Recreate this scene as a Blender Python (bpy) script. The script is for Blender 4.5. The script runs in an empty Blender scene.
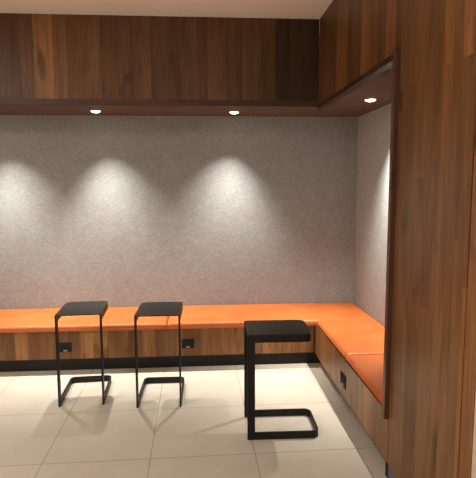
import bpy, bmesh, math, random
from mathutils import Vector, Matrix
random.seed(4)
S = bpy.context.scene
COL = S.collection
PI = math.pi

# ------------------------------------------------------------------ place
H = 1.60
D = 4.851        # fabric back wall
XS = 1.512       # fabric side wall of the niche
YF = 4.216       # face of the back bulkhead
XF = 0.972       # face of the side bulkhead and of the wood wall
ZS = 2.234       # underside of the bulkheads
ZC = 2.936       # ceiling
YB = 4.236       # bench front, back
XB = 0.970       # bench front, side
ZW0, ZW1 = 0.104, 0.352
YJ = 2.465        # end of the niche
XL = -3.4        # left wall
YN = -2.6        # how far the floor runs behind the camera

# ------------------------------------------------------------------ materials
def new_mat(name):
    m = bpy.data.materials.new(name); m.use_nodes = True
    nt = m.node_tree
    return m, nt, nt.nodes['Principled BSDF']
def N(nt, t, **kw):
    n = nt.nodes.new(t)
    for k, v in kw.items():
        if k in n.inputs.keys() if hasattr(n.inputs, 'keys') else False: n.inputs[k].default_value = v
        else: setattr(n, k, v)
    return n
def ramp(nt, stops):
    r = nt.nodes.new('ShaderNodeValToRGB')
    e = r.color_ramp.elements
    while len(e) > 1: e.remove(e[-1])
    e[0].position = stops[0][0]; e[0].color = (*stops[0][1], 1)
    for p, c in stops[1:]:
        x = e.new(p); x.color = (*c, 1)
    return r
def plain(name, col, rough=0.5, metal=0.0, noise=0.0, scale=40, bump=0.0):
    m, nt, b = new_mat(name); L = nt.links
    b.inputs['Roughness'].default_value = rough; b.inputs['Metallic'].default_value = metal
    tc = N(nt, 'ShaderNodeTexCoord'); n = N(nt, 'ShaderNodeTexNoise', Scale=scale, Detail=4.0)
    L.new(tc.outputs['Object'], n.inputs['Vector'])
    r = ramp(nt, [(0.3, tuple(c*(1-noise) for c in col)), (0.7, tuple(c*(1+noise) for c in col))])
    L.new(n.outputs['Fac'], r.inputs['Fac']); L.new(r.outputs['Color'], b.inputs['Base Color'])
    if bump:
        bp = N(nt, 'ShaderNodeBump', Strength=bump, Distance=0.002)
        L.new(n.outputs['Fac'], bp.inputs['Height']); L.new(bp.outputs['Normal'], b.inputs['Normal'])
    return m

def wood_mat(name, lo, mid, hi, rough=0.42, spec=0.35):
    """vertical walnut boards: UV in metres (u across, v along the grain), 'tone' = (value, warmth, seed)"""
    m, nt, b = new_mat(name); L = nt.links
    b.inputs['Roughness'].default_value = rough
    b.inputs['Specular IOR Level'].default_value = spec
    uv = N(nt, 'ShaderNodeUVMap'); uv.uv_map = 'UVMap'
    at = N(nt, 'ShaderNodeAttribute'); at.attribute_name = 'tone'
    sepc = N(nt, 'ShaderNodeSeparateColor'); L.new(at.outputs['Color'], sepc.inputs[0])
    sep = N(nt, 'ShaderNodeSeparateXYZ'); L.new(uv.outputs['UV'], sep.inputs[0])
    def coord(su, sv, sz):
        a = N(nt, 'ShaderNodeMath', operation='MULTIPLY'); a.inputs[1].default_value = su; L.new(sep.outputs[0], a.inputs[0])
        c = N(nt, 'ShaderNodeMath', operation='MULTIPLY'); c.inputs[1].default_value = sv; L.new(sep.outputs[1], c.inputs[0])
        d = N(nt, 'ShaderNodeMath', operation='MULTIPLY'); d.inputs[1].default_value = sz; L.new(sepc.outputs[2], d.inputs[0])
        k = N(nt, 'ShaderNodeCombineXYZ')
        for i, q in enumerate((a, c, d)): L.new(q.outputs[0], k.inputs[i])
        return k
    big = N(nt, 'ShaderNodeTexNoise', Scale=1.0, Detail=3.0, Roughness=0.55, Distortion=0.6)
    L.new(coord(9, 1.0, 40).outputs[0], big.inputs['Vector'])
    fine = N(nt, 'ShaderNodeTexNoise', Scale=1.0, Detail=4.0, Roughness=0.6, Distortion=0.2)
    L.new(coord(95, 3.2, 57).outputs[0], fine.inputs['Vector'])
    pores = N(nt, 'ShaderNodeTexNoise', Scale=1.0, Detail=2.0)
    L.new(coord(330, 16, 23).outputs[0], pores.inputs['Vector'])
    knot = N(nt, 'ShaderNodeTexNoise', Scale=1.0, Detail=1.0)
    L.new(coord(9, 3.2, 31).outputs[0], knot.inputs['Vector'])
    kr = ramp(nt, [(0.0, (1, 1, 1)), (0.66, (1, 1, 1)), (0.76, (0.5, 0.45, 0.4))]); L.new(knot.outputs['Fac'], kr.inputs['Fac'])
    s1 = N(nt, 'ShaderNodeMath', operation='MULTIPLY'); s1.inputs[1].default_value = 0.46; L.new(big.outputs['Fac'], s1.inputs[0])
    s2 = N(nt, 'ShaderNodeMath', operation='MULTIPLY_ADD'); s2.inputs[1].default_value = 0.39; L.new(fine.outputs['Fac'], s2.inputs[0]); L.new(s1.outputs[0], s2.inputs[2])
    s3 = N(nt, 'ShaderNodeMath', operation='MULTIPLY_ADD'); s3.inputs[1].default_value = 0.15; L.new(pores.outputs['Fac'], s3.inputs[0]); L.new(s2.outputs[0], s3.inputs[2])
    r = ramp(nt, [(0.36, lo), (0.5, mid), (0.64, hi)]); L.new(s3.outputs[0], r.inputs['Fac'])
    mk = N(nt, 'ShaderNodeMix', data_type='RGBA', blend_type='MULTIPLY'); mk.inputs[0].default_value = 1
    L.new(r.outputs['Color'], mk.inputs[6]); L.new(kr.outputs['Color'], mk.inputs[7])
    # plank tone: value 0..1 -> 0..2 multiplier, warmth shifts towards orange
    v = N(nt, 'ShaderNodeMath', operation='MULTIPLY'); v.inputs[1].default_value = 2.0; L.new(sepc.outputs[0], v.inputs[0])
    sc = N(nt, 'ShaderNodeVectorMath', operation='SCALE'); L.new(mk.outputs[2], sc.inputs[0]); L.new(v.outputs[0], sc.inputs['Scale'])
    wm = ramp(nt, [(0.0, (0.94, 1.0, 1.10)), (0.5, (1, 1, 1)), (1.0, (1.12, 0.97, 0.80))]); L.new(sepc.outputs[1], wm.inputs['Fac'])
    m2 = N(nt, 'ShaderNodeMix', data_type='RGBA', blend_type='MULTIPLY'); m2.inputs[0].default_value = 1
    L.new(sc.outputs[0], m2.inputs[6]); L.new(wm.outputs['Color'], m2.inputs[7])
    L.new(m2.outputs[2], b.inputs['Base Color'])
    bp = N(nt, 'ShaderNodeBump', Strength=0.12, Distance=0.001)
    L.new(fine.outputs['Fac'], bp.inputs['Height']); L.new(bp.outputs['Normal'], b.inputs['Normal'])
    return m

def fabric_mat(name='grey_woven_wallcovering', k=1.0):
    m, nt, b = new_mat(name); L = nt.links
    b.inputs['Roughness'].default_value = 0.95; b.inputs['Specular IOR Level'].default_value = 0.1
    uv = N(nt, 'ShaderNodeUVMap'); uv.uv_map = 'UVMap'
    def nz(sx, sy, det=3.0):
        mp = N(nt, 'ShaderNodeMapping'); mp.inputs['Scale'].default_value = (sx, sy, 1); L.new(uv.outputs['UV'], mp.inputs['Vector'])
        n = N(nt, 'ShaderNodeTexNoise', Scale=1.0, Detail=det, Roughness=0.6); L.new(mp.outputs[0], n.inputs['Vector']); return n
    h = nz(18, 110); v = nz(110, 22); c = nz(9, 9, 4.0); blot = nz(32, 46, 3.0)
    a = N(nt, 'ShaderNodeMath', operation='ADD'); L.new(h.outputs['Fac'], a.inputs[0]); L.new(v.outputs['Fac'], a.inputs[1])
    a2 = N(nt, 'ShaderNodeMath', operation='ADD'); L.new(a.outputs[0], a2.inputs[0]); L.new(blot.outputs['Fac'], a2.inputs[1])
    a3 = N(nt, 'ShaderNodeMath', operation='MULTIPLY'); a3.inputs[1].default_value = 0.3333; L.new(a2.outputs[0], a3.inputs[0])
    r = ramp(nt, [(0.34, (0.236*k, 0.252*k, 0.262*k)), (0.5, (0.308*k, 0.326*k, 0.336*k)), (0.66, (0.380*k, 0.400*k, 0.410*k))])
    L.new(a3.outputs[0], r.inputs['Fac'])
    r2 = ramp(nt, [(0.35, (0.96, 0.93, 0.93)), (0.65, (1.03, 1.05, 1.02))]); L.new(c.outputs['Fac'], r2.inputs['Fac'])
    mx = N(nt, 'ShaderNodeMix', data_type='RGBA', blend_type='MULTIPLY'); mx.inputs[0].default_value = 1
    L.new(r.outputs['Color'], mx.inputs[6]); L.new(r2.outputs['Color'], mx.inputs[7]); L.new(mx.outputs[2], b.inputs['Base Color'])
    bp = N(nt, 'ShaderNodeBump', Strength=0.35, Distance=0.002); L.new(a3.outputs[0], bp.inputs['Height']); L.new(bp.outputs['Normal'], b.inputs['Normal'])
    return m

def tile_mat():
    m, nt, b = new_mat('beige_stone_floor_tile'); L = nt.links
    uv = N(nt, 'ShaderNodeUVMap'); uv.uv_map = 'UVMap'
    br = N(nt, 'ShaderNodeTexBrick', offset=0.0, squash=1.0)
    br.inputs['Scale'].default_value = 1.0
    br.inputs['Brick Width'].default_value = 0.6165; br.inputs['Row Height'].default_value = 0.645
    br.inputs['Mortar Size'].default_value = 0.0024; br.inputs['Mortar Smooth'].default_value = 0.1
    br.inputs['Bias'].default_value = 0
    br.inputs['Color1'].default_value = (0.62, 0.585, 0.505, 1); br.inputs['Color2'].default_value = (0.64, 0.605, 0.525, 1)
    br.inputs['Mortar'].default_value = (0.33, 0.29, 0.235, 1)
    L.new(uv.outputs['UV'], br.inputs['Vector'])
    n = N(nt, 'ShaderNodeTexNoise', Scale=3.0, Detail=5.0, Roughness=0.6); L.new(uv.outputs['UV'], n.inputs['Vector'])
    r = ramp(nt, [(0.3, (0.93, 0.92, 0.90)), (0.7, (1.04, 1.04, 1.05))]); L.new(n.outputs['Fac'], r.inputs['Fac'])
    mx = N(nt, 'ShaderNodeMix', data_type='RGBA', blend_type='MULTIPLY'); mx.inputs[0].default_value = 1
    L.new(br.outputs['Color'], mx.inputs[6]); L.new(r.outputs['Color'], mx.inputs[7]); L.new(mx.outputs[2], b.inputs['Base Color'])
    b.inputs['Roughness'].default_value = 0.5; b.inputs['Specular IOR Level'].default_value = 0.3
    bp = N(nt, 'ShaderNodeBump', Strength=0.4, Distance=0.002, invert=True); L.new(br.outputs['Fac'], bp.inputs['Height']); L.new(bp.outputs['Normal'], b.inputs['Normal'])
    return m

def leather_mat():
    m, nt, b = new_mat('tan_orange_leather'); L = nt.links
    tc = N(nt, 'ShaderNodeTexCoord')
    n = N(nt, 'ShaderNodeTexNoise', Scale=5.0, Detail=4.0); L.new(tc.outputs['Object'], n.inputs['Vector'])
    r = ramp(nt, [(0.3, (0.47, 0.115, 0.022)), (0.7, (0.57, 0.152, 0.034))]); L.new(n.outputs['Fac'], r.inputs['Fac'])
    L.new(r.outputs['Color'], b.inputs['Base Color'])
    g = N(nt, 'ShaderNodeTexVoronoi', Scale=260.0); L.new(tc.outputs['Object'], g.inputs['Vector'])
    w = N(nt, 'ShaderNodeTexNoise', Scale=9.0, Detail=3.0); L.new(tc.outputs['Object'], w.inputs['Vector'])
    b1 = N(nt, 'ShaderNodeBump', Strength=0.12, Distance=0.0008); L.new(g.outputs['Distance'], b1.inputs['Height'])
    b2 = N(nt, 'ShaderNodeBump', Strength=0.35, Distance=0.012); L.new(w.outputs['Fac'], b2.inputs['Height']); L.new(b1.outputs['Normal'], b2.inputs['Normal'])
    L.new(b2.outputs['Normal'], b.inputs['Normal'])
    b.inputs['Roughness'].default_value = 0.48; b.inputs['Specular IOR Level'].default_value = 0.35
    return m

def emit_mat(name, col, st):
    m, nt, b = new_mat(name)
    b.inputs['Base Color'].default_value = (*col, 1)
    b.inputs['Emission Color'].default_value = (*col, 1); b.inputs['Emission Strength'].default_value = st
    return m

WOOD = wood_mat('walnut_board', (0.19, 0.070, 0.018), (0.34, 0.144, 0.045), (0.50, 0.242, 0.086))
WOODT = wood_mat('red_walnut_trim', (0.14, 0.052, 0.026), (0.21, 0.082, 0.042), (0.27, 0.115, 0.062))
WOODU = wood_mat('pale_walnut_soffit_board', (0.42, 0.27, 0.205), (0.49, 0.325, 0.25), (0.55, 0.375, 0.295), rough=0.75, spec=0.1)
FAB = fabric_mat(); FAB2 = fabric_mat('brightened_grey_woven_wallcovering', 1.3); TILE = tile_mat(); LEATH = leather_mat()  # FAB2: same fabric, with the niche wall's brightness put into its colour
CEIL = plain('off_white_ceiling_paint', (0.82, 0.785, 0.73), 0.9, noise=0.015, scale=3)
PAINT = plain('warm_beige_wall_paint', (0.66, 0.56, 0.45), 0.8, noise=0.02, scale=4)
BLACK = plain('black_powder_coated_steel', (0.008, 0.007, 0.006), 0.5, noise=0.15, scale=300, bump=0.05)
TOPM = plain('black_textured_table_top', (0.016, 0.017, 0.013), 0.42, noise=0.15, scale=400, bump=0.08)
PLINTH = plain('black_laminate_plinth', (0.010, 0.010, 0.010), 0.6, noise=0.1)
GREYB = plain('blue_grey_laminate_plinth', (0.12, 0.125, 0.135), 0.5, noise=0.05)
PLASTIC = plain('black_socket_plastic', (0.010, 0.010, 0.010), 0.7, noise=0.1)
PALEP = plain('pale_socket_plastic', (0.35, 0.38, 0.50), 0.4, noise=0.05)
THREAD = plain('dark_orange_piping', (0.42, 0.10, 0.014), 0.6, noise=0.1)
RING = plain('bronze_downlight_ring', (0.16, 0.10, 0.07), 0.7, metal=0.0, noise=0.05)
LENS = emit_mat('lit_downlight_lens', (1.0, 0.84, 0.66), 9.0)
DIFF = emit_mat('lit_fill_panel_diffuser', (1.0, 0.86, 0.70), 1.5)  # glowing face of the added fill panels

# ------------------------------------------------------------------ helpers
def link(name, bm, mat, parent=None, loc=None, smooth=False):
    me = bpy.data.meshes.new(name); bmesh.ops.recalc_face_normals(bm, faces=bm.faces[:]); bm.to_mesh(me); bm.free()
    o = bpy.data.objects.new(name, me); COL.objects.link(o); me.materials.append(mat)
    if parent: o.parent = parent
    if loc: o.location = loc
    if smooth:
        for p in me.polygons: p.use_smooth = True
    return o
def box(bm, x0, x1, y0, y1, z0, z1):
    r = bmesh.ops.create_cube(bm, size=1.0)
    for v in r['verts']:
        v.co = Vector((x0 + (v.co.x+.5)*(x1-x0), y0 + (v.co.y+.5)*(y1-y0), z0 + (v.co.z+.5)*(z1-z0)))
    return r['verts']
def bevel(bm, w, seg=2):
    bmesh.ops.bevel(bm, geom=bm.edges[:], offset=w, segments=seg, affect='EDGES', profile=0.5)
def cyl(bm, c, r, h, seg=32, r2=None):
    res = bmesh.ops.create_cone(bm, cap_ends=True, segments=seg, radius1=r, radius2=r if r2 is None else r2, depth=h)
    bmesh.ops.translate(bm, vec=c, verts=res['verts']); return res['verts']
def boxuv(bm, mode):
    """uv in metres; mode gives the (u, v) axes used on every face: 'xz','yz','xy' or 'auto'"""
    l = bm.loops.layers.uv.get('UVMap') or bm.loops.layers.uv.new('UVMap')
    for f in bm.faces:
        n = f.normal if f.normal.length > 0 else Vector((0, 0, 1))
        for lp in f.loops:
            c = lp.vert.co
            if mode == 'auto':
                a = max(range(3), key=lambda i: abs(n[i]))
                lp[l].uv = (c.y, c.z) if a == 0 else (c.x, c.z) if a == 1 else (c.x, c.y)
            else:
                lp[l].uv = (c['xyz'.index(mode[0])], c['xyz'.index(mode[1])])
def struct(o): o['kind'] = 'structure'; return o
def thing(name, label, cat, loc=(0, 0, 0), rz=0, group=None):
    o = bpy.data.objects.new(name, None); COL.objects.link(o); o.empty_display_size = 0.1
    o.location = loc; o.rotation_euler = (0, 0, rz); o['label'] = label; o['category'] = cat
    if group: o['group'] = group
    return o

def planks(bm, axis, plane, depth, rows):
    """boards side by side along axis ('x' or 'y'); rows = (a0, a1, z0, z1, value, warmth); a hairline joint lies between boards"""
    col = bm.loops.layers.color.get('tone') or bm.loops.layers.color.new('tone')
    bm.loops.layers.uv.get('UVMap') or bm.loops.layers.uv.new('UVMap')
    for a0, a1, z0, z1, val, warm in rows:
        g = 0.0005
        if axis == 'x': vs = box(bm, a0+g, a1-g, min(plane, plane+depth), max(plane, plane+depth), z0, z1)
        else: vs = box(bm, min(plane, plane+depth), max(plane, plane+depth), a0+g, a1-g, z0, z1)
        seed = random.random()
        fs = {f for v in vs for f in v.link_faces}
        for f in fs:
            for lp in f.loops: lp[col] = (val/2, warm, seed, 1)
    bm.normal_update()
def backing(bm, *b):
    cl_ = bm.loops.layers.color['tone']
    for f in {f for v in box(bm, *b) for f in v.link_faces}:
        for lp in f.loops: lp[cl_] = (.4, .5, .3, 1)
    bm.normal_update()
def finish_wood(bm, u='auto', flip=False):
    boxuv(bm, 'auto')
    if flip:    # grain along the long horizontal direction
        l = bm.loops.layers.uv['UVMap']
        for f in bm.faces:
            for lp in f.loops: lp[l].uv = (lp[l].uv[1], lp[l].uv[0])
def tonefill(bm, val=1.0, warm=0.5):
    col = bm.loops.layers.color.get('tone') or bm.loops.layers.color.new('tone')
    s = random.random()
    for f in bm.faces:
        for lp in f.loops: lp[col] = (val/2, warm, s, 1)
    bm.normal_update()
def woodbar(name, x0, x1, y0, y1, z0, z1, mat, parent=None, flip=False, val=1.0, warm=0.5, bev=0.0015):
    bm = bmesh.new(); box(bm, x0, x1, y0, y1, z0, z1)
    if bev: bevel(bm, bev, 1)
    bm.normal_update(); tonefill(bm, val, warm); finish_wood(bm, flip=flip)
    return link(name, bm, mat, parent)

# ------------------------------------------------------------------ room shell
bm = bmesh.new(); box(bm, XL, XS+0.1, YN, D+0.1, -0.06, 0.0); bm.normal_update(); boxuv(bm, 'xy')
uvl = bm.loops.layers.uv['UVMap']; th = -0.016
for f in bm.faces:
    for lp in f.loops:
        x, y = lp[uvl].uv; x += 0.335; y -= 3.43
        lp[uvl].uv = (x*math.cos(th)-y*math.sin(th) + 0.6165*20, x*math.sin(th)+y*math.cos(th) + 0.645*20)
struct(link('floor', bm, TILE))
bm = bmesh.new(); box(bm, XL, XF, YN, YF, ZC, ZC+0.06); struct(link('ceiling', bm, CEIL))
bm = bmesh.new(); box(bm, XL, XS+0.1, D, D+0.1, 0, ZC+0.06); bm.normal_update(); boxuv(bm, 'xz'); struct(link('wall_back', bm, FAB))
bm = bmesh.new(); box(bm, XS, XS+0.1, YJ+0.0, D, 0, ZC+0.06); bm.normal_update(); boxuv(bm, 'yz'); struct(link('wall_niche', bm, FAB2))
bm = bmesh.new(); box(bm, XL-0.1, XL, YN, D+0.1, 0, ZC+0.06); struct(link('wall_left', bm, PAINT))
bm = bmesh.new(); box(bm, XF+0.004, XS+0.1, YN, 1.668, 0, ZC+0.06); struct(link('wall_front_right', bm, PAINT))

# back bulkhead (boards measured along the face), face + underside
def px2x(p): return -1.605 + p/125.2
edges = [(-225, -180, .95, .5), (-180, -120, .85, .6), (-120, -60, 1.0, .4), (-60, -25, 1.15, .6), (-25, 5, .85, .5), (5, 20, .80, .5), (20, 34, .95, .5),
         (34, 53, 1.45, .72), (53, 66, 1.20, .65), (66, 82, 1.05, .6), (82, 100, 1.12, .6), (100, 117, .95, .6), (117, 132, .90, .6), (132, 150, 1.0, .5),
         (150, 168, .92, .45), (168, 180, .80, .5), (180, 196, 1.0, .55), (196, 207, .86, .5), (207, 226, 1.05, .6),
         (226, 242, .80, .5), (242, 262, .86, .55), (262, 277, .80, .5), (277, 292, .55, .5), (292, 305, .62, .5), (305, 323, .60, .55)]
bm = bmesh.new()
rows = [(max(px2x(a), XL), px2x(b) if b < 323 else XF, ZS+0.048, ZC+0.06, (1+(v-1)*.65 if v > .7 else v)*.95, w) for a, b, v, w in edges]
planks(bm, 'x', YF, 0.05, rows); backing(bm, XL, XF, YF+.03, YF+.055, ZS+.048, ZC+.06); finish_wood(bm)
struct(link('trim_1', bm, WOOD))
struct(woodbar('trim_2', XL, XF, YF-0.002, YF+0.05, ZS-0.001, ZS+0.048, WOODT, flip=True, val=.9))
struct(woodbar('trim_3', XL, XF+.05, YF+0.05, D, ZS, ZS+0.02, WOODU, flip=True, val=.85))
# side bulkhead
def y_at(px, py=186.0):
    """where a sight line through that column meets the side face: used only to lay out the board joints"""
    a = math.atan((px-238)/498.7) + 0.0695
    return XF/math.tan(a)
cols = [(321, 334, .95, .6), (334, 345, 1.15, .75), (345, 357, .85, .6), (357, 366, 1.25, .8), (366, 373, 1.05, .7), (373, 381, .85, .6), (381, 390, 1.3, .85), (390, 398, .95, .6)]
bm = bmesh.new()
rows = []
for a, b, v, w in cols:
    ya = YF if a == 321 else y_at(a); yb = YJ if b == 398 else y_at(b)
    rows.append((yb, ya, ZS+0.018, ZC+0.06, .92+(v-1)*.6, .5+(w-.5)*.6))
planks(bm, 'y', XF, 0.05, rows); backing(bm, XF+.03, XF+.055, YJ, YF, ZS+.018, ZC+.06); finish_wood(bm); struct(link('trim_4', bm, WOOD))
struct(woodbar('trim_5', XF-0.002, XF+0.05, YJ+0.034, YF+0.05, ZS-0.016, ZS+0.018, WOODT, flip=True, val=.7))
bm = bmesh.new(); box(bm, XF+0.05, XS, YJ, D, ZS, ZS+0.02); bm.normal_update(); tonefill(bm, .85); finish_wood(bm)
uvl = bm.loops.layers.uv['UVMap']
struct(link('trim_6', bm, WOODU))
# jamb standing proud of the wood wall at the end of the niche
struct(woodbar('trim_7', XF-0.026, XF+0.006, YJ, YJ+0.034, 0.351, 2.260, WOODT, val=1.0))

# the big wood wall: full height boards with staggered ends
P = [398, 411, 423, 437, 447, 456, 466]
yy = [YJ] + [y_at(p) for p in P[1:]] + [1.757]
bm = bmesh.new(); rows = []
spec = [  # per board: list of (z0, z1, value, warmth)
    [(ZW0, .52, .98, .45), (.52, 2.05, .82, .5), (2.05, ZC+.06, .78, .5)],
    [(ZW0, .345, .92, .40), (.345, 1.62, .90, .5), (1.62, ZC+.06, .98, .55)],
    [(ZW0, 1.05, .98, .50), (1.05, ZC+.06, .86, .5)],
    [(ZW0, 2.06, 1.0, .5), (2.06, ZC+.06, 1.15, .6)],
    [(ZW0, .75, 1.05, .55), (.75, 2.06, .92, .45), (2.06, ZC+.06, .85, .5)],
    [(ZW0, 1.38, .95, .5), (1.38, 2.06, .88, .45), (2.06, ZC+.06, 1.2, .65)],
    [(ZW0, 1.21, 1.25, .7), (1.21, ZC+.06, .92, .5)]]
for i, s in enumerate(spec):
    for z0, z1, v, w in s: rows.append((yy[i+1], yy[i], z0, z1, 1.15+(v-1)*.8, w))
planks(bm, 'y', XF, 0.05, rows)
cl = bm.loops.layers.color['tone']
vs = box(bm, XF+0.05, XS, YJ-0.06, YJ, ZW0, ZC+0.06)
for f in {f for v in vs for f in v.link_faces}:
    for lp in f.loops: lp[cl] = (.5, .5, .3, 1)
backing(bm, XF+.03, XF+.055, 1.757, YJ, ZW0, ZC+.06); finish_wood(bm); struct(link('wall_right', bm, WOOD))
bm = bmesh.new()
planks(bm, 'y', XF+0.001, 0.05, [(1.668, 1.7505, ZW0, 1.72, 1.25, .85), (1.668, 1.7505, 1.72, ZC+.06, .95, .6)]); finish_wood(bm)
struct(link('wall_right_end', bm, WOOD))
bm = bmesh.new(); box(bm, XF+0.013, XF+0.20, 1.672, YJ+.022, 0, ZW0-.001); struct(link('baseboard_right', bm, GREYB))
bm = bmesh.new(); box(bm, XF+0.012, XF+0.20, YJ+.0225, YJ+.06, 0, ZW0-.001); struct(link('trim_8', bm, PLINTH))

# ------------------------------------------------------------------ benches
def rnd_rows(a0, a1, z0, z1, wmin, wmax, base, sp):
    r = []; a = a0
    while a < a1-1e-6:
        b = min(a1, a+random.uniform(wmin, wmax))
        if a1-b < wmin*.5: b = a1
        r.append((a, b, z0, z1, base+random.uniform(-sp, sp), random.uniform(.4, .7))); a = b
    return r
B = thing('bench', 'long walnut fronted built-in bench along the grey fabric back wall', 'bench', (0, YB, 0), 0, 'walnut built-in benches')
def sub(bm, o):   # shift mesh into the local frame of an unrotated empty
    bmesh.ops.translate(bm, vec=-Vector(o.location), verts=bm.verts)
bm = bmesh.new(); planks(bm, 'x', YB, 0.03, rnd_rows(XL+.004, XB-.0015, ZW0, ZW1, .09, .17, 1.22, .18)); finish_wood(bm); sub(bm, B); link('front_panel', bm, WOOD, B)
bm = bmesh.new(); box(bm, XL+.004, XS-.004, YB+0.03, D-.004, ZW0, ZW1-0.002); bm.normal_update(); tonefill(bm, .8); finish_wood(bm, flip=True); sub(bm, B); link('carcass', bm, WOOD, B)
bm = bmesh.new(); box(bm, XL+.004, XS-.004, YB+0.012, D-.004, 0, ZW0); sub(bm, B); link('plinth', bm, PLINTH, B)
B2 = thing('bench', 'shorter walnut fronted bench running toward the viewer along the right side of the niche', 'bench', (XB, YJ, 0), 0, 'walnut built-in benches')
bm = bmesh.new()
rr = rnd_rows(YJ, YB-.034, ZW0, ZW1+.022, .10, .19, 1.3, .13); planks(bm, 'y', XB, 0.03, rr); finish_wood(bm); sub(bm, B2); link('front_panel', bm, WOOD, B2)
bm = bmesh.new(); box(bm, XB+0.03, XS-.004, YJ+.001, YB-.034, ZW0, ZW1+.022); bm.normal_update(); tonefill(bm, .8); finish_wood(bm); sub(bm, B2); link('carcass', bm, WOOD, B2)
bm = bmesh.new(); box(bm, XB+0.065, XB+.085, YJ+.07, YB+.010, 0, ZW0); sub(bm, B2); link('plinth', bm, PLINTH, B2)

# seat cushions
def cushion(label, x0, x1, y0, y1, z0, h, front):
    cx, cy = (x0+x1)/2, (y0+y1)/2
    bm = bmesh.new()
    nx, ny = max(6, int((x1-x0)/.04)), max(6, int((y1-y0)/.04))
    lx, ly = x1-x0-.003, y1-y0-.003
    R = 0.028
    bmesh.ops.create_cube(bm, size=1)
    for v in bm.verts: v.co = Vector((v.co.x*lx, v.co.y*ly, (v.co.z+.5)*h))
    es = [e for e in bm.edges if min(e.verts[0].co.z, e.verts[1].co.z) > h*.5]
    bmesh.ops.bevel(bm, geom=es, offset=R, segments=6, affect='EDGES', profile=0.5)
    # cuts so the top can swell a little
    for i in range(1, nx): bmesh.ops.bisect_plane(bm, geom=bm.verts[:]+bm.edges[:]+bm.faces[:], plane_co=(-lx/2+lx*i/nx, 0, 0), plane_no=(1, 0, 0))
    for i in range(1, ny): bmesh.ops.bisect_plane(bm, geom=bm.verts[:]+bm.edges[:]+bm.faces[:], plane_co=(0, -ly/2+ly*i/ny, 0), plane_no=(0, 1, 0))
    ph = random.uniform(0, 6)
    for v in bm.verts:
        if v.co.z > h*.4:
            ex = min(lx/2-abs(v.co.x), ly/2-abs(v.co.y)); t = max(0, min(1, ex/.12))
            v.co.z += .006*t*t*(3-2*t) + .0018*math.sin(v.co.x*9+ph)*t*math.cos(v.co.y*8+ph)
    o = link('seat_cushion', bm, LEATH, loc=(cx, cy, z0), smooth=True)
    o['label'] = label; o['category'] = 'cushion'; o['group'] = 'orange leather bench cushions'
    bm = bmesh.new()
    r = .0035
    for q in front:
        if q == 'y': vs = box(bm, -lx/2+.01, lx/2-.01, -ly/2-r, -ly/2+r, .012, .012+2*r)
        else: vs = box(bm, -lx/2-r, -lx/2+r, -ly/2+.01, ly/2-.01, .012, .012+2*r)
    bevel(bm, r*.6, 2)
    link('piping', bm, THREAD, o, smooth=True)
    return o
cz = ZW1+0.0015; ch = 0.052
cushion('orange leather seat cushion on the back bench, left one behind the small black tables', XL+.005, -0.325, YB-.030, D-.004, cz, ch, 'y')
cushion('orange leather seat cushion on the back bench reaching into the corner', -0.325, XS-.004, YB-.030, D-.004, cz, ch, 'y')
zz = cz+.02
c3 = cushion('orange leather seat cushion on the right bench, the one touching the corner', XB+.006, XS-.004, 3.30, YB-.034, cz+.0225, ch-.0155, 'x')
c4 = cushion('orange leather seat cushion on the right bench, nearest and cut off by the wooden jamb', XB+.006, XS-.004, YJ+.036, 3.30, cz+.0225, ch-.0155, 'x')

# ------------------------------------------------------------------ power sockets
def socket():
    o = thing('power_outlet', 'black power outlet in the back bench front, behind the left wire table', 'power outlet', (0, 0, 0), 0, 'black power outlets in the bench fronts')
    w, h = .104, .082
    bm = bmesh.new(); box(bm, -w/2, w/2, -.006, 0, -h/2, h/2); bevel(bm, .002, 2)
    fr = link('faceplate', bm, PLASTIC, o)
    for sx in (-.023, .023):
        bm = bmesh.new(); cyl(bm, (0, 0, 0), .017, .004, 28)
        bmesh.ops.rotate(bm, cent=(0, 0, 0), matrix=Matrix.Rotation(PI/2, 3, 'X'), verts=bm.verts)
        bmesh.ops.translate(bm, vec=(sx, -.0075, .010), verts=bm.verts)
        k = link('socket', bm, PLASTIC, o)
        bm = bmesh.new()
        for dx in (-.006, .006): box(bm, sx+dx-.0012, sx+dx+.0012, -.0102, -.0096, .006, .014)
        link('pin_slot', bm, PLINTH, k)
    bm = bmesh.new(); box(bm, -.016, .016, -.0075, -.0055, -.033, -.023); bevel(bm, .0008, 1)
    link('usb_port', bm, PALEP, o)['label'] = 'pale charging port'
    return o
def copy_tree(o, parent=None):
    c = o.copy(); COL.objects.link(c)
    if parent: c.parent = parent
    for ch_ in [x for x in S.objects if x.parent == o]: copy_tree(ch_, c)
    return c
s1 = socket(); bpy.context.view_layer.update()
s2 = copy_tree(s1); s3 = copy_tree(s1)
s1.location = (-1.190, YB, .208)
s2.location = (-0.145, YB, .212); s2['label'] = 'black power outlet in the back bench front, right of the middle wire table'
s3.location = (XB, 3.315, .222); s3.rotation_euler = (0, 0, -PI/2); s3.scale = (1.2, 1, 1.1); s3['label'] = 'black power outlet in the front of the right-hand bench'

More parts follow.
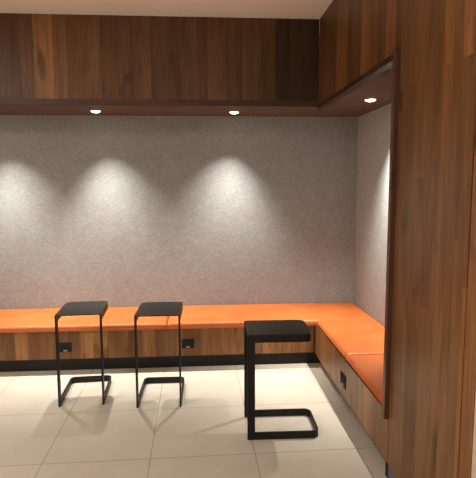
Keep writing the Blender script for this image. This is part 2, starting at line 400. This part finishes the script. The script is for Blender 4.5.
# ------------------------------------------------------------------ side tables
TW, TBL, TTL, TH = .321, .455, .402, .674
SW, ST = .047, .0115     # strip width and thickness
def uloop(L, Wd, r, n=8):
    """open U path in plan: starts front left, runs back, round the corners, to front right"""
    pts = [(-Wd/2, 0)]
    for k in range(n+1):
        a = PI - k/n*PI/2; pts.append((-Wd/2+r+math.cos(a)*r, L-r+math.sin(a)*r))
    for k in range(n+1):
        a = PI/2 - k/n*PI/2; pts.append((Wd/2-r+math.cos(a)*r, L-r+math.sin(a)*r))
    pts.append((Wd/2, 0))
    return pts
def strip(bm, pts, t, z0, z1):
    """flat bar on edge following pts (outer face), thickness inwards"""
    inner = []
    for i, p in enumerate(pts):
        a = Vector(pts[max(i-1, 0)]); b = Vector(pts[min(i+1, len(pts)-1)]); d = (b-a).normalized()
        inner.append((p[0]+d.y*t, p[1]-d.x*t))
    rings = []
    for o_, i_ in zip(pts, inner):
        rings.append([bm.verts.new((o_[0], o_[1], z0)), bm.verts.new((i_[0], i_[1], z0)), bm.verts.new((i_[0], i_[1], z1)), bm.verts.new((o_[0], o_[1], z1))])
    for a, b in zip(rings, rings[1:]):
        for k in range(4): bm.faces.new((a[k], a[(k+1) % 4], b[(k+1) % 4], b[k]))
    bm.faces.new(rings[0]); bm.faces.new(rings[-1][::-1])
def side_table(label, loc, rz):
    o = thing('side_table', label, 'table', loc, rz, 'black C-shaped metal side tables')
    W = TW
    bm = bmesh.new(); strip(bm, uloop(TBL, W, .045), ST, 0, SW); link('base_frame', bm, BLACK, o)
    bm = bmesh.new(); strip(bm, uloop(TTL, W, .045), ST, TH-SW, TH-.004); link('top_rail', bm, BLACK, o)
    for s in (-1, 1):
        bm = bmesh.new()
        xa, xb = (-W/2, -W/2+ST) if s < 0 else (W/2-ST, W/2)
        box(bm, xa, xb, 0, SW, SW, TH-SW); link('leg', bm, BLACK, o)
    # plate
    bm = bmesh.new(); pts = uloop(TTL-.001, W-.002, .044)
    lo = [bm.verts.new((x, y+.0005, TH-.004)) for x, y in pts]; hi = [bm.verts.new((x, y+.0005, TH+.004)) for x, y in pts]
    bm.faces.new(lo[::-1]); bm.faces.new(hi)
    for i in range(len(pts)): j = (i+1) % len(pts); bm.faces.new((lo[i], lo[j], hi[j], hi[i]))
    link('tabletop', bm, TOPM, o)
    return o
side_table('black metal side table at the left, open side facing the viewer, thin legs', (-.896, 3.528, 0), math.radians(3.0))
t2 = side_table('black metal side table in the middle, right of the leftmost one, thin legs seen edge-on', (-.333, 3.458, 0), math.radians(-1.0))
t3 = side_table('nearest black metal side table seen from its side, beside the right bench', (.264, 3.113, 0), math.radians(-91.0))

# ------------------------------------------------------------------ downlights
def spot(loc, e, size, blend=.5, r=.03, rot=(0, 0, 0), col=(1.0, .915, .81)):
    l = bpy.data.lights.new('downlight_lamp', 'SPOT'); l.energy = e; l.spot_size = math.radians(size); l.spot_blend = blend
    l.shadow_soft_size = r; l.color = col
    o = bpy.data.objects.new('downlight_lamp', l); COL.objects.link(o); o.location = loc; o.rotation_euler = rot
    return o
LR = .040
def downlight(label, x, y, z=ZS):
    o = thing('downlight', label, 'light', (x, y, z), 0, 'small recessed downlights')
    bm = bmesh.new(); seg = 40
    prof = [(LR, .0), (LR+.002, -.004), (LR+.009, -.004), (LR+.011, 0.0), (LR+.011, .0006), (LR, .0006)]
    rings = []
    for k in range(seg):
        a = 2*PI*k/seg; rings.append([bm.verts.new((r*math.cos(a), r*math.sin(a), zz_)) for r, zz_ in prof])
    for k in range(seg):
        A, C = rings[k], rings[(k+1) % seg]
        for i in range(len(prof)): j = (i+1) % len(prof); bm.faces.new((A[i], A[j], C[j], C[i]))
    link('trim_ring', bm, RING, o, smooth=True)
    bm = bmesh.new(); bmesh.ops.create_uvsphere(bm, u_segments=40, v_segments=16, radius=LR)      # shallow frosted dome
    bmesh.ops.bisect_plane(bm, geom=bm.verts[:]+bm.edges[:]+bm.faces[:], plane_co=(0, 0, 0), plane_no=(0, 0, 1), clear_outer=True)
    for v in bm.verts: v.co.z *= .40
    link('lens', bm, LENS, o, smooth=True)
    return o
LX = [(-.930, 4.545), (.287, 4.56), (-1.84, 4.53)]
downlight('lit recessed downlight under the back bulkhead, above the leftmost side table', *LX[0])
downlight('lit recessed downlight under the back bulkhead, right of the middle, nearer the corner', *LX[1])
downlight('lit recessed downlight under the back bulkhead, beyond the left edge of the photo', *LX[2])
downlight('lit recessed downlight under the right-hand bulkhead above the right bench', 1.29, 3.84)
ES = 122
for (x, y, e), tilt in zip([(*p, 1.0) for p in LX] + [(1.29, 3.84, 1.25)], (5, -4, 5, 0)):
    spot((x, y, ZS-.020), ES*e*.85, 82, 1.0, .014, (0, math.radians(-tilt), 0))
    spot((x, y, ZS-.021), ES*e*.42, 64, 1.0, .014)          # the beam
# unseen panels added to fill the scene with soft light
def fill_panel(label, x, y, e, s=.6):
    o = thing('added_fill_light', label, 'light', (x, y, ZC), 0, 'added square fill lights')
    bm = bmesh.new()
    for a in ((-s/2-.02, s/2+.02, -s/2-.02, -s/2), (-s/2-.02, s/2+.02, s/2, s/2+.02), (-s/2-.02, -s/2, -s/2, s/2), (s/2, s/2+.02, -s/2, s/2)):
        box(bm, a[0], a[1], a[2], a[3], -.014, 0)
    link('frame', bm, RING, o)
    bm = bmesh.new(); box(bm, -s/2, s/2, -s/2, s/2, -.008, 0); link('diffuser', bm, DIFF, o)
    l = bpy.data.lights.new('added_fill_lamp', 'AREA'); l.shape = 'SQUARE'; l.size = s*.96; l.energy = e; l.color = (1.0, .90, .80)
    lo = bpy.data.objects.new('added_fill_lamp', l); COL.objects.link(lo); lo.location = (x, y, ZC-.02)
fill_panel('added square fill light out of view to the left', -2.5, 1.4, 38)
fill_panel('added square fill light out of view behind the viewer ', -.6, -.8, 30)

w = bpy.data.worlds.new('World'); S.world = w; w.use_nodes = True
w.node_tree.nodes['Background'].inputs[0].default_value = (1.0, .91, .83, 1)
w.node_tree.nodes['Background'].inputs[1].default_value = .42

# ------------------------------------------------------------------ camera
cam = bpy.data.cameras.new('camera'); co = bpy.data.objects.new('camera', cam); COL.objects.link(co)
f, yaw, pitch, roll = 498.7, .0695, .1115, -.0036
cam.sensor_fit = 'HORIZONTAL'; cam.sensor_width = 36; cam.lens = 36*f/476; cam.clip_start = .05
fw = Vector((math.sin(yaw)*math.cos(pitch), math.cos(yaw)*math.cos(pitch), -math.sin(pitch)))
rt = Vector((math.cos(yaw), -math.sin(yaw), 0)); up = rt.cross(fw)
r2 = math.cos(roll)*rt+math.sin(roll)*up; u2 = -math.sin(roll)*rt+math.cos(roll)*up
M = Matrix((r2, u2, -fw)).transposed().to_4x4(); M.translation = (0, 0, H); co.matrix_world = M
S.camera = co
S.view_settings.view_transform = 'Standard'; S.view_settings.look = 'None'; S.view_settings.gamma = 1; S.view_settings.use_curve_mapping = False
S.view_settings.exposure = 0.52
for _m in (BLACK, TOPM, PLINTH, PLASTIC): _m.node_tree.nodes['Principled BSDF'].inputs['Specular IOR Level'].default_value = .3
S.cycles.max_bounces = 8; S.cycles.diffuse_bounces = 5
